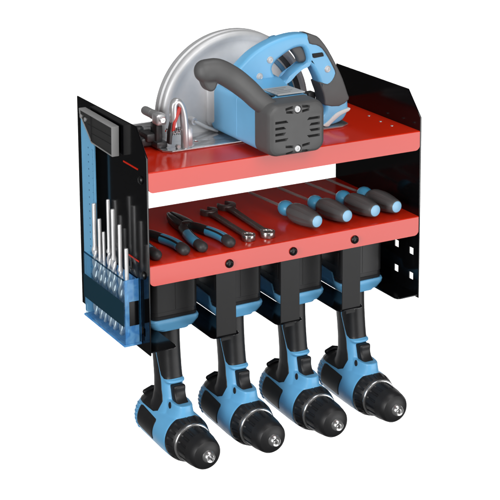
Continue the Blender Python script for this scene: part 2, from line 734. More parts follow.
def ell(cx, cy, z, hx, hy, p=2.5, n=40):
    out = []
    for k in range(n):
        a = 2 * PI * k / n
        c, s = math.cos(a), math.sin(a)
        out.append(Vector((cx + hx * math.copysign(abs(c) ** (2 / p), c), cy + hy * math.copysign(abs(s) ** (2 / p), s), z)))
    return out


def drill_body():
    bm = new()
    # motor housing along y
    add_lathe(bm, [(0.012, -0.080), (0.022, -0.0815), (0.0275, -0.086), (0.0305, -0.094), (0.0320, -0.105), (0.0325, -0.14), (0.0330, -0.17), (0.0326, -0.192), (0.030, -0.196)], (DX, 0, AZ), 'y', 64)
    # trigger platform
    rings = []
    for z, hx, y0, y1 in ((-0.376, .026, -.125, -.196), (-0.362, .0175, -.128, -.1995), (-0.352, .0145, -.132, -.1995), (-0.3440, .0135, -.135, -.1985)):
        rings.append(ell(DX, (y0 + y1) / 2, z, hx, (y1 - y0) / 2 * -1, 3.0))
    ring_loft(bm, rings)
    # ledge above the trigger
    ring_loft(bm, [ell(DX, -.156, z, hx, hy, 3.0) for z, hx, hy in ((-.3225, .0120, .0120), (-.3205, .0142, .0142), (-.3180, .0140, .0138), (-.3165, .0120, .0100))])
    # handle
    rings = []
    for z, yc, hy, hx in ((-0.374, -.145, .034, .024), (-0.357, -.145, .0310, .0195), (-0.343, -.1435, .0275, .0165), (-0.325, -.1405, .0260, .0152), (-0.305, -.1375, .0262, .0147), (-0.285, -.1345, .0268, .0147), (-0.265, -.133, .0268, .0146), (-0.250, -.132, .0268, .0150), (-0.236, -.130, .0280, .0165)):
        rings.append(ell(DX, yc, z, hx, hy, 2.7))
    ring_loft(bm, rings)
    return evaluated_mesh(bm, [('REMESH', dict(mode='VOXEL', voxel_size=0.0011)), ('SMOOTH', dict(factor=0.5, iterations=7))])


REAR = [(-.1320, -.225), (-.1320, -.2874), (-.1400, -.3035), (-.1475, -.3195), (-.1510, -.334), (-.157, -.349), (-.150, -.3645), (-.140, -.3685), (-.122, -.3690), (-.06, -.3695), (-.06, -.225)]
FRONT = [(-.1345, -.225), (-.1345, -.2876), (-.1432, -.3060), (-.1485, -.3150), (-.155, -.3178), (-.165, -.3160), (-.2, -.306), (-.22, -.29), (-.22, -.225)]
INSET = [(-.1050, -.3715), (-.1100, -.3705), (-.1570, -.3725), (-.1590, -.3745), (-.1535, -.4015), (-.1510, -.4035), (-.1065, -.4000), (-.1035, -.3970)]
EYE = [(-.1735 + .0042 * math.cos(a), -.3490 + .0046 * math.sin(a)) for a in [2 * PI * k / 20 for k in range(20)]]


def make_drill():
    t = thing("cordless_drill", "", "drill", (DX, -0.13, ZB), "blue and black cordless drills hanging in the rack")
    me = drill_body()
    for nm, poly in (("rear_grip", REAR), ("front_grip", FRONT), ("side_inset", INSET), ("direction_button", EYE)):
        fld = lambda co, q=poly: sdf_poly(q, co[:, 1:3])
        pos, neg = split_mesh(me, fld)
        v, f, b, nn = pos
        ln = np.linalg.norm(nn, axis=1, keepdims=True)
        # the rubber stands a little proud of the plastic, eased down at its edge
        up = np.clip(fld(v) / 0.0012, 0, 1)
        v = v + nn / np.maximum(ln, 1e-9) * (0.0007 * np.sqrt(up))[:, None]
        groups = [f] if nm.endswith("grip") else [[q for q in f if v[q[0]][0] < DX], [q for q in f if v[q[0]][0] >= DX]]
        for fs in groups:
            used = sorted({i for q in fs for i in q})
            mp = {i: k for k, i in enumerate(used)}
            m2 = mesh_from(nm, [v[i] for i in used], [[mp[i] for i in q] for q in fs])
            finish(m2, M['drillblack'], True, 60)
            link_mesh(nm, m2, t)
        bpy.data.meshes.remove(me)
        me = mesh_from("housing", neg[0], neg[1])
    finish(me, M['blue'], True, 60)
    link_mesh("housing", me, t)
    # rear vents stand as small ribs on the back of the motor
    for k in range(7):
        z = AZ - 0.016 + k * 0.0055
        hx = math.sqrt(max(0.0, 0.0312 ** 2 - (z - AZ) ** 2))
        for sx in (-1, 1):
            bm = new()
            add_tube(bm, [(DX + sx * (hx - .0024), -0.0900, z), (DX + sx * (hx - .0002), -0.0960, z), (DX + sx * (hx + .0003), -0.1005, z)], 0.0013, 8, round_ends=True)
            obj("vent_rib", bm, M['blue'], t)
    # ridge on the rear rubber hump
    bm = new()
    add_tube(bm, [(DX - .012, -.088, AZ + .0285), (DX, -.086, AZ + .0315), (DX + .012, -.088, AZ + .0285)], .0035, 12, round_ends=True)
    obj("rear_ridge", bm, M['drillblack'], t)
    # trigger
    side = catmull([(-.156, -.3235), (-.168, -.3228), (-.1755, -.3218), (-.1782, -.3250), (-.1780, -.3325), (-.1815, -.3400), (-.1900, -.3460), (-.186, -.3500), (-.170, -.3500), (-.156, -.343)], 5, True)
    obj("trigger", prism([(p.x, p.y) for p in [Vector((q[0], q[1])) for q in side]], [], 'yz', DX - .0086, DX + .0086, 0.0028, 3), M['drillblack'], t)
    # gearbox collar
    bm = new()
    pr = [(0.0285, -0.186), (0.0318, -0.1885), (0.0320, -0.198)]
    for i in range(4):
        pass
    pr += [(0.0316, -0.2005), (0.0300, -0.2060), (0.0285, -0.2105), (0.0268, -0.2125), (0.022, -0.2130)]
    add_lathe(bm, pr, (DX, 0, AZ), 'y', 120, ribs=(20, 0.0014, -0.207, -0.1995, 0.25))
    obj("gearbox_collar", bm, M['drillblack'], t, angle=25)
    bm = new()
    add_lathe(bm, [(0.0240, -0.2112), (0.0266, -0.2116), (0.0273, -0.2130), (0.0270, -0.2146), (0.0262, -0.2154), (0.0240, -0.2156)], (DX, 0, AZ), 'y', 64)
    obj("chuck_ring", bm, M['ring'], t)
    bm = new()
    add_lathe(bm, [(0.0235, -0.2150), (0.0248, -0.2158), (0.0252, -0.2180), (0.0251, -0.2205), (0.0248, -0.2280), (0.0242, -0.2370), (0.0240, -0.2385), (0.0236, -0.2400), (0.0226, -0.2480), (0.0214, -0.2535), (0.0190, -0.2570), (0.0150, -0.2592), (0.0098, -0.2605), (0.0080, -0.2606)], (DX, 0, AZ), 'y', 144, ribs=(16, 0.0016, -0.2380, -0.2200, 0.25))
    ch = obj("chuck", bm, M['drillblack'], t, angle=25)
    bm = new()
    add_lathe(bm, [(0.0088, -0.2590), (0.0088, -0.2618), (0.0078, -0.2640), (0.0066, -0.2672), (0.0058, -0.2678), (0.0040, -0.2672), (0.0034, -0.2610), (0.0002, -0.2600)], (DX, 0, AZ), 'y', 40)
    nz = obj("nose", bm, M['ring'], ch)
    for k in range(3):
        a = PI / 2 + k * 2 * PI / 3 + 0.35
        bm = new()
        mtx = Matrix.Translation((DX, 0, AZ)) @ Matrix.Rotation(-a, 4, 'Y')
        add_box(bm, 0.0011, 0.0042, -0.2700, -0.2630, -0.0011, 0.0011, 0.0004, 1, mtx)
        obj("jaw", bm, M['steel'], nz)
    # battery foot (blue) and pack (black)
    bm = new()
    def fr(z, hx, yf, yb, r):
        return [Vector((x, y, z)) for x, y in rrect(DX, (yf + yb) / 2, hx, abs(yb - yf) / 2, r, 6)]
    ring_loft(bm, [fr(-.2480, .0190, -.158, -.066, .010), fr(-.2455, .0235, -.1650, -.062, .010), fr(-.2425, .0245, -.1665, -.061, .010), fr(-.2422, .0310, -.1665, -.060, .011), fr(-.2345, .0362, -.1690, -.057, .010), fr(-.2300, .0366, -.1695, -.056, .009), fr(-.2275, .0358, -.1685, -.057, .009)])
    bf = obj("battery_foot", bm, M['blue'], t)
    for sx in (-1, 1):
        bm = new()
        xa = DX + sx * .0355
        ring_loft(bm, [[Vector((xx, y, z)) for y, z in ((-.148, -.229), (-.140, -.2165), (-.085, -.2120), (-.070, -.2120), (-.070, -.229))] for xx in (xa - .0012, xa + .0012)])
        obj("side_rail", bm, M['blue'], bf)
    bm = new()
    ring_loft(bm, [fr(-.2276, .0345, -.1665, -.058, .009), fr(-.2230, .0350, -.1670, -.058, .009), fr(-.2225, .0343, -.1663, -.058, .009), fr(-.2170, .0343, -.1663, -.058, .009), fr(-.2165, .0350, -.1670, -.058, .009), fr(-.168, .0350, -.1670, -.058, .009), fr(-.164, .0335, -.1640, -.060, .009), fr(-.162, .0305, -.160, -.064, .009)])
    bt = obj("battery_pack", bm, M['batblack'], t, angle=30)
    for sx in (-1, 1):
        bm = new()
        add_box(bm, DX + sx * .0350 - .0014, DX + sx * .0350 + .0014, -.158, -.110, -.2040, -.182, .0013, 2)
        obj("release_button", bm, M['drillblack'], bt)
    bm = new()
    add_box(bm, DX - .0004, DX + .0004, -.1674, -.1668, -.2155, -.170)
    obj("seam", bm, M['bolt'], bt)
    return t


d0 = make_drill()
labels = ["blue and black drill hanging nearest the left panel, its grip clear of every strap",
          "blue and black drill with its grip below the first black strap from the left",
          "blue and black drill with its grip below the middle black strap",
          "blue and black drill hanging nearest the right panel with square holes"]
d0['label'] = labels[0]
for k in range(1, 4):
    dup(d0, (DX + k * 0.0985, -0.13 - 0.002 * k, ZB), labels[k])

# ------------------------------------------------------------------ circular saw
saw = thing("circular_saw", "blue and grey circular saw with large silver blade guard on the upper red shelf", "circular saw", (0.2, -0.13, 0.0))
# base plate
bp = [(0.062, -0.152), (0.068, -0.158), (0.334, -0.158), (0.350, -0.148), (0.352, -0.130), (0.352, -0.022), (0.058, -0.022), (0.058, -0.148)]
base = obj("base_plate", prism(bp, [rrect(0.0655, -0.125, .0022, .010, .0018, 4), rrect(0.080, -0.150, .004, .0015, .0012, 4), rrect(0.118, -0.128, .0035, .0035, .003, 4), rrect(0.104, -0.146, .0012, .0012, .001, 3)], 'xy', 0.0004, 0.0032, 0.0006, 2), M['plate'], saw)
bm = new()
add_box(bm, 0.060, 0.350, -0.0245, -0.0225, 0.0032, 0.010, 0.0006, 1)
obj("rear_flange", bm, M['steel'], base)
# blade guard
GC = Vector((0.203, 0, 0.024))
bm = new()
gp = [(0.0005, -0.0890), (0.060, -0.0890), (0.086, -0.0888), (0.093, -0.0880), (0.0985, -0.0876), (0.1035, -0.0884), (0.1085, -0.0897), (0.1125, -0.0894), (0.1155, -0.0875), (0.1168, -0.084), (0.1165, -0.0800), (0.1150, -0.0785), (0.1150, -0.0760), (0.1172, -0.0745), (0.1176, -0.068), (0.116, -0.062), (0.111, -0.059), (0.060, -0.058), (0.0005, -0.058)]
add_lathe(bm, gp, GC, 'y', 128)
bmesh.ops.bisect_plane(bm, geom=bm.verts[:] + bm.edges[:] + bm.faces[:], plane_co=(0, 0, 0.0032), plane_no=(0, 0, -1), clear_outer=True)
bmesh.ops.contextual_create(bm, geom=[e for e in bm.edges if e.is_boundary])
gd_ = obj("blade_guard", bm, M['cast'], saw, angle=40)
# lower guard edge: a dark band round the right of the disc
def arc_band(r0, r1, a0, a1, y0, y1, n=40):
    o = [(GC.x + r1 * math.cos(a0 + (a1 - a0) * k / n), GC.z + r1 * math.sin(a0 + (a1 - a0) * k / n)) for k in range(n + 1)]
    i = [(GC.x + r0 * math.cos(a0 + (a1 - a0) * k / n), GC.z + r0 * math.sin(a0 + (a1 - a0) * k / n)) for k in range(n, -1, -1)]
    return prism(o + i, [], 'xz', y0, y1, 0.0006, 1)
obj("guard_band", arc_band(0.088, 0.094, math.radians(2), math.radians(62), -0.0920, -0.0885), M['darkblue'], gd_)
obj("guard_band", arc_band(0.0975, 0.1040, math.radians(-8), math.radians(62), -0.0920, -0.0870), M['clamp'], gd_)
# gear case between guard and motor
bm = new()
ring_loft(bm, [[Vector((x, y, z)) for x, z in rrect(0.198, 0.0480, hx, hz, 0.010)] for y, hx, hz in ((-0.088, .046, .038), (-0.0950, .046, .038), (-0.0975, .044, .036), (-0.112, .042, .035))])
obj("gear_case", bm, M['cast'], saw)
bm = new()
add_tube(bm, [(0.131, -0.0965, 0.0225), (0.148, -0.0995, 0.0125), (0.164, -0.1030, 0.0060)], 0.0036, 12, squash=0.7)
arm = obj("guard_arm", bm, M['cast'], saw)
bm = new()
add_lathe(bm, [(0.0056, -0.088), (0.0056, -0.0975), (0.0048, -0.0990), (0.0022, -0.0992), (0.0020, -0.0980), (0.0002, -0.0980)], (0.1305, 0, 0.0225), 'y', 24)
obj("screw", bm, M['steel'], arm)

# motor housing and cap
MC = (0.1975, 0.0412)
def sq_ring(y, hx, hz, r):
    return [Vector((x, y, z)) for x, z in rrect(MC[0], MC[1], hx, hz, r, 8)]
bm = new()
ring_loft(bm, [sq_ring(-0.100, .0408, .0325, .010), sq_ring(-0.103, .0418, .0335, .010), sq_ring(-0.175, .0418, .0335, .010), sq_ring(-0.1755, .0413, .0330, .010), sq_ring(-0.1765, .0413, .0330, .010), sq_ring(-0.177, .0418, .0335, .010), sq_ring(-0.2375, .0418, .0335, .010)])
mh = obj("motor_housing", bm, M['sawblue'], saw)
bm = new()
ring_loft(bm, [sq_ring(-0.2285, .0424, .0342, .014), sq_ring(-0.2300, .0432, .0352, .014), sq_ring(-0.2580, .0429, .0350, .014), sq_ring(-0.2630, .0420, .0342, .0135), sq_ring(-0.2660, .0405, .0328, .013), sq_ring(-0.2672, .0385, .0312, .012), sq_ring(-0.2680, .0365, .0295, .011)])
cut = new()
for sgn in (-1, 1):
    for k, (dz, x0) in enumerate(((0.0120, 0.0140), (0.0040, 0.0175), (-0.0040, 0.0175), (-0.0120, 0.0140))):
        pts = [(x0, -0.0018), (0.0338, -0.0018), (0.0338, 0.0018), (x0 + 0.003, 0.0018)]
        if dz < 0:
            pts = [(x0 + 0.003, -0.0018), (0.0338, -0.0018), (0.0338, 0.0018), (x0, 0.0018)]
        rr = [[Vector((MC[0] + sgn * a, y, MC[1] + dz + b)) for a, b in pts] for y in (-0.272, -0.2605)]
        ring_loft(cut, rr)
    zc = MC[1] + sgn * 0.0266
    for s2 in (-1, 1):
        for dz, xa, xb, bend in ((0.0034, 0.0066, 0.0185, -0.0016), (-0.0034, 0.0066, 0.0175, 0.0016)):
            a = [(xa, dz - .0018), (xb, dz - .0018 + bend * sgn * (1 if sgn > 0 else 1)), (xb, dz + .0016 + bend * sgn), (xa, dz + .0018)]
            rr = [[Vector((MC[0] + s2 * p, y, zc + q)) for p, q in a] for y in (-0.272, -0.2615)]
            ring_loft(cut, rr)
    add_lathe(cut, [(0.0055, -0.272), (0.0055, -0.2645)], (MC[0], 0, zc), 'y', 24)
capbm = boolean_cut(bm, cut)
cap = obj("motor_cap", capbm, M['sawgrey'], saw, angle=28)
bm = new()  # dark sheets inside the cap, painted shade for the vent slots
for sgn in (-1, 1):
    add_box(bm, MC[0] + sgn * .0245 - .0115, MC[0] + sgn * .0245 + .0115, -0.2603, -0.2595, MC[1] - 0.016, MC[1] + 0.016)
    add_box(bm, MC[0] - .020, MC[0] + .020, -0.2613, -0.2605, MC[1] + sgn * .0266 - .006, MC[1] + sgn * .0266 + .006)
obj("vent_shade", bm, M['slotdark'], cap)
for sgn in (-1, 1):
    bm = new()
    add_lathe(bm, [(0.0046, -0.2640), (0.0046, -0.2672), (0.0038, -0.2684), (0.0016, -0.2686), (0.0014, -0.2674), (0.0002, -0.2674)], (MC[0], 0, MC[1] + sgn * 0.0266), 'y', 24)
    obj("screw", bm, M['cast'], cap)

# rear D handle in the plane of the blade
y0, y1 = -0.155, -0.131
outer = [(0.158, 0.060), (0.161, 0.086), (0.167, 0.099), (0.1800, 0.1120), (0.1965, 0.1240), (0.2185, 0.1338), (0.2405, 0.1396), (0.2626, 0.1420), (0.2799, 0.1401), (0.2935, 0.1355), (0.3013, 0.1277), (0.3111, 0.1147), (0.325, 0.0909), (0.3351, 0.0707), (0.3435, 0.0480), (0.3465, 0.0326), (0.3454, 0.0206), (0.3375, 0.0100), (0.3235, 0.0060), (0.3077, 0.0050)]
oc = [(p.x, p.y) for p in catmull(outer, 4)] + [(0.262, 0.005), (0.250, 0.020), (0.200, 0.030), (0.160, 0.040)]
h1 = [(0.2233, 0.0965), (0.2281, 0.1061), (0.2366, 0.1120), (0.2499, 0.1192), (0.2617, 0.1228), (0.2740, 0.1215), (0.2800, 0.1070), (0.2785, 0.0990), (0.2705, 0.0965), (0.2586, 0.0895), (0.249, 0.0810), (0.2404, 0.0785), (0.2299, 0.0830)]
h2 = [(0.2480, 0.0735), (0.2684, 0.0886), (0.2830, 0.0958), (0.2935, 0.0815), (0.3005, 0.0640), (0.3050, 0.0480), (0.3085, 0.0330), (0.3060, 0.0240), (0.2980, 0.0205), (0.2640, 0.0205), (0.2570, 0.0400)]
h1c = [(p.x, p.y) for p in catmull(h1, 3, True)]
h2c = [(p.x, p.y) for p in catmull(h2, 3, True)]
hd = obj("rear_handle", prism(oc, [h1c, h2c], 'xz', y0, y1, 0.0050, 4), M['sawblue'], saw)
# grey over-moulding on the grip
grip = [(0.2790, 0.1405), (0.2935, 0.1365), (0.3020, 0.1284), (0.3119, 0.1152), (0.3258, 0.0913), (0.3359, 0.0710), (0.3444, 0.0482), (0.3462, 0.0392),
        (0.3300, 0.0315), (0.3080, 0.0355), (0.3060, 0.0420), (0.3035, 0.0535), (0.2975, 0.0690), (0.3030, 0.0690), (0.3110, 0.0662), (0.3185, 0.0705), (0.3234, 0.0800), (0.3201, 0.0885), (0.3118, 0.1032), (0.3020, 0.1171), (0.2922, 0.1236), (0.2809, 0.1270)]
grip = [(p.x, p.y) for p in catmull(grip, 2, True)]
obj("grip_cover", prism(grip, [], 'xz', y0 - 0.0014, y1 + 0.0014, 0.0022, 3), M['sawgrey'], hd, angle=50)
tr = [(p.x, p.y) for p in catmull([(0.2537, 0.1235), (0.2617, 0.1252), (0.2729, 0.1235), (0.2815, 0.1076), (0.2787, 0.0998), (0.2690, 0.1003), (0.2650, 0.1084)], 4, True)]
obj("trigger", prism(tr, [], 'xz', y0 + 0.007, y1 - 0.007, 0.003, 3), M['sawgrey'], hd)
obj("lock_button", prism([(0.2858, 0.1122), (0.3020, 0.1124), (0.3036, 0.1105), (0.3044, 0.1068), (0.289, 0.1057), (0.2868, 0.1070)], [], 'xz', y0 - 0.0016, y0 + 0.004, 0.0006, 1), M['slotdark'], hd)
for x, z in ((0.219, 0.1104), (0.2026, 0.0890), (0.3111, 0.0875)):
    bm = new()
    add_lathe(bm, [(0.0050, y0 + 0.001), (0.0050, y0 - 0.0004), (0.0044, y0 - 0.0010), (0.0036, y0 - 0.0006), (0.0032, y0 - 0.0014), (0.0014, y0 - 0.0018), (0.0012, y0 - 0.0008), (0.0002, y0 - 0.0008)], (x, 0, z), 'y', 24)
    obj("screw", bm, M['cast'], hd)
ft = [(p.x, p.y) for p in catmull([(0.3040, 0.0010 + .006), (0.3130, 0.0130), (0.3237, 0.0215), (0.3350, 0.0255), (0.3475, 0.0272), (0.3462, 0.0230), (0.3320, 0.0180), (0.3180, 0.0090), (0.3120, 0.0045)], 4, True)]
obj("foot_stripe", prism(ft, [], 'xz', y0 - 0.0020, y1 + 0.0012, 0.0010, 2), M['white'], hd)
# saddle between handle and motor, with the rating label
bm = new()
ring_loft(bm, [[Vector((x, y, z)) for x, z in ((0.162, .060), (0.234, .060), (0.234, z1), (0.228, z1 + .0015), (0.168, z1 + .0025), (0.162, z1))] for y, z1 in ((-0.130, .0860), (-0.158, .0835), (-0.180, .0765), (-0.2295, .0748))])
obj("saddle", bm, M['sawblue'], saw)
bm = new()
mt = Matrix.Translation((0.206, -0.2045, 0.0782)) @ Matrix.Rotation(math.radians(-1.5), 4, 'X')
add_box(bm, -0.016, 0.026, -0.0240, 0.0215, -0.0006, 0.0012, 0.0006, 1, mt)
lb = obj("rating_label", bm, M['label'], saw)
for k in range(2):
    bm = new()
    add_box(bm, -0.0345 + k * .0085, -0.0288 + k * .0085, -0.0240, 0.0215, -0.0006, 0.0010, 0.0004, 1, mt)
    obj("vent_slot", bm, M['bolt'], lb)
for k in range(4):
    bm = new()
    add_box(bm, -0.012, 0.008 + (k % 2) * 0.008, -0.016 + k * .009, -0.0140 + k * .009, 0.0011, 0.0014, 0, 1, mt)
    obj("print_line", bm, M['greymetal'], lb)

# front auxiliary handle, grey, sweeping from a hooked nose to the motor cap
path = catmull([(0.0950, -0.2050, 0.1185), (0.1110, -0.2075, 0.1180), (0.1310, -0.2130, 0.1060), (0.1470, -0.2240, 0.0910), (0.1590, -0.2340, 0.0765), (0.1720, -0.2430, 0.0650)], 8)
nP = len(path)
rad = [0.0156 - 0.0030 * max(0, (i / nP - 0.4) / 0.6) for i in range(nP)]
bm = new()
add_tube(bm, path, rad, 32, squash=0.92, up=(0, -1, 0.2), round_ends=True, power=2.4)
ns = [(p.x, p.y) for p in catmull([(0.0860, 0.1140), (0.0885, 0.1040), (0.0930, 0.0950), (0.1000, 0.0915), (0.1060, 0.0950), (0.1085, 0.1030), (0.1080, 0.1120)], 3, True)]
nbm = prism(ns, [], 'xz', -0.2145, -0.1960, 0.0030, 3)
nme = bpy.data.meshes.new("nose")
nbm.to_mesh(nme)
nbm.free()
bm.from_mesh(nme)
bpy.data.meshes.remove(nme)
bmesh.ops.recalc_face_normals(bm, faces=bm.faces[:])
hme = evaluated_mesh(bm, [('REMESH', dict(mode='VOXEL', voxel_size=0.0011)), ('SMOOTH', dict(factor=0.5, iterations=9))])
hme.name = "front_handle"
finish(hme, M['sawgrey'], True, 70)
link_mesh("front_handle", hme, saw)
# bevel quadrant, spring, lever, knob and clamp at the front of the base plate
bm = new()
qp = catmull([(0.0905, -0.150, 0.0030), (0.0905, -0.150, 0.0200), (0.0893, -0.150, 0.0440), (0.0860, -0.150, 0.0600), (0.0805, -0.150, 0.0680), (0.0752, -0.150, 0.0655), (0.0738, -0.150, 0.0560), (0.0745, -0.150, 0.0340)], 6)
add_tube(bm, qp, 0.0048, 18, squash=1.25, up=(0, 1, 0), power=2.6)
bq = obj("bevel_quadrant", bm, M['steel'], saw)
bm = new()
add_box(bm, 0.0900, 0.1000, -0.155, -0.140, 0.0032, 0.030, 0.0012, 2)
obj("quadrant_foot", bm, M['steel'], bq)
bm = new()
add_lathe(bm, [(0.0026, -.1530), (0.0030, -.1520), (0.0030, -.1480)], (0.0800, 0, 0.0058), 'y', 20)
obj("screw", bm, M['steel'], bq)
bm = new()
hel = [(0.0690 + 0.0300 * k / 140 * 0.72, -0.140 + 0.0046 * math.cos(k * 0.34), 0.0245 + 0.0046 * math.sin(k * 0.34)) for k in range(141)]
add_tube(bm, hel, 0.0009, 6)
obj("spring", bm, M['chrome'], saw)
bm = new()
lev = [(0.0690, 0.0290), (0.0735, 0.0300), (0.0765, 0.0420), (0.0815, 0.0530), (0.0835, 0.0600), (0.0800, 0.0615), (0.0755, 0.0530), (0.0710, 0.0420)]
obj("bevel_lever", prism(lev, [], 'xz', -0.1560, -0.1440, 0.0010, 2), M['lever'], saw)
bm = new()
lvd = [(0.0650, 0.0120), (0.0690, 0.0110), (0.0705, 0.0250), (0.0745, 0.0400), (0.0790, 0.0560), (0.0765, 0.0580), (0.0705, 0.0440), (0.0665, 0.0280)]
obj("lever_plate", prism(lvd, [], 'xz', -0.1545, -0.1455, 0.0006, 1), M['clamp'], saw)
bm = new()
add_lathe(bm, [(0.0003, -0.0830), (0.0046, -0.0830), (0.0058, -0.0840), (0.0062, -0.0870), (0.0062, -0.1080), (0.0054, -0.1085), (0.0054, -0.1100), (0.0066, -0.1105), (0.0066, -0.1240)], (0.0625, 0, 0.0440), 'y', 28)
kn = obj("fence_knob", bm, M['greymetal'], saw)
bm = new()
add_box(bm, 0.0545, 0.0695, -0.1400, -0.1220, 0.0345, 0.0500, 0.0030, 3)
br = obj("bevel_bracket", bm, M['steel'], saw)
bm = new()
add_box(bm, 0.0565, 0.0660, -0.1330, -0.1130, 0.0032, 0.0360, 0.0020, 2)
add_box(bm, 0.0540, 0.0700, -0.1400, -0.1050, 0.0032, 0.0120, 0.0020, 2)
obj("bracket_post", bm, M['clamp'], br)
bm = new()
add_lathe(bm, [(0.0042, -0.1410), (0.0042, -0.1440), (0.0034, -0.1438), (0.0018, -0.1438), (0.0016, -0.1426), (0.0002, -0.1426)], (0.0620, 0, 0.0430), 'y', 20)
obj("screw", bm, M['chrome'], br)
bm = new()
add_box(bm, 0.0400, 0.0600, -0.122, -0.066, 0.0034, 0.0150, 0.0030, 2)
add_box(bm, 0.0450, 0.0630, -0.128, -0.100, 0.0100, 0.0220, 0.0030, 2)
add_lathe(bm, [(0.0070, 0.0140), (0.0070, 0.0215), (0.0050, 0.0240)], (0.0500, -0.090, 0), 'z', 20)
obj("guide_clamp", bm, M['clamp'], saw)
# blue lever loop peeping over the guard
bm = new()
lp = [(0.2580 + 0.0085 * math.cos(a), -0.0940, 0.1195 + 0.0085 * math.sin(a)) for a in [PI * (-0.15 + 1.3 * k / 20) for k in range(21)]]
add_tube(bm, lp, 0.0027, 12, round_ends=True)
obj("guard_lever", bm, M['darkblue'], saw)
# black hose-like cord sleeve seen through the handle
bm = new()
add_tube(bm, catmull([(0.2750, -0.1150, 0.0400), (0.2860, -0.1150, 0.0420), (0.2960, -0.1150, 0.0395), (0.3050, -0.1150, 0.0430)], 6), 0.0055, 14, round_ends=True)
add_lathe(bm, [(0.0085, 0.2760), (0.0085, 0.2800), (0.0068, 0.2810), (0.0085, 0.2825), (0.0085, 0.2865)], (0.009, -0.1150, 0.0400), 'x', 24)
add_box(bm, 0.2990, 0.3120, -0.1230, -0.1080, 0.0310, 0.0480, 0.003, 2)
add_box(bm, 0.3000, 0.3080, -0.1180, -0.1120, 0.0032, 0.0330)
obj("locking_knob", bm, M['clamp'], saw)

# ------------------------------------------------------------------ pliers
ZS = Z2


def make_pliers():
    t = thing("pliers", "", "pliers", (0, 0, ZS), "blue handled pliers lying on the lower shelf")
    zc = ZS + 0.0074
    def P3(p, z=zc):
        return Vector((p[0], p[1], z))
    for sgn in (1, -1):
        # jaws: tapered, flat
        bm = new()
        jp = [(0.0005 * sgn, -0.006), (0.0118 * sgn, -0.003), (0.0128 * sgn, 0.010), (0.0115 * sgn, 0.026), (0.0088 * sgn, 0.044), (0.0052 * sgn, 0.0575), (0.0006 * sgn, 0.060)]
        if sgn < 0:
            jp = jp[::-1]
        bm = prism(jp, [], 'xy', ZS + 0.0022, ZS + 0.0125, 0.0016, 2)
        j = obj("jaw", bm, M['jaw'], t)
    bm = new()
    add_lathe(bm, [(0.0068, ZS + 0.012), (0.0066, ZS + 0.0142), (0.0050, ZS + 0.0148), (0.0003, ZS + 0.0148)], (0, 0, 0), 'z', 28)
    obj("pivot", bm, M['jaw'], t)
    hp = [(0.0035, 0.001), (0.0105, -0.008), (0.0160, -0.026), (0.0212, -0.045), (0.0240, -0.064), (0.0238, -0.0885)]
    for sgn in (1, -1):
        pts = [P3((p[0] * sgn * (1.0 if sgn > 0 else 0.62) + (0 if sgn > 0 else -0.0022), p[1])) for p in hp]
        c = catmull(pts, 8)
        n1 = int(len(c) * 0.44)
        n2 = int(len(c) * 0.88)
        bm = new()
        add_tube(bm, c[:n1 + 1], [0.0064 + 0.0008 * i / n1 for i in range(n1 + 1)], 16, squash=0.95)
        obj("handle_sleeve", bm, M['grip'], t)
        bm = new()
        add_tube(bm, c[n1:n2 + 1], [0.0071] * (n2 - n1 + 1), 20, squash=0.98)
        g = obj("handle_grip", bm, M['toolblue'], t)
        # black inner line along the top of the blue grip
        bm = new()
        seg = []
        for i in range(n1, n2 + 1):
            tg = (c[min(i + 1, len(c) - 1)] - c[i - 1]).normalized()
            sd = Vector((tg.y, -tg.x, 0))
            seg.append(c[i] + sd * (0.0040 * sgn) + Vector((0, 0, 0.0048)))
        add_tube(bm, seg, 0.0017, 8)
        obj("grip_line", bm, M['grip'], g)
        bm = new()
        add_tube(bm, c[n2:], [0.0075] * (len(c) - n2), 20, squash=0.98, round_ends=True)
        obj("grip_end", bm, M['gripcap'], t)
    return t


p0 = make_pliers()
p0.location = (0.1044, -0.1235, ZS)
p0.rotation_euler = (0, 0, math.radians(-2))
p0['label'] = "blue handled pliers lying whole beside the wrenches with dark jaws showing"
dup(p0, (0.0365, -0.1215, ZS), "blue handled pliers half hidden behind the left panel", math.radians(-1))

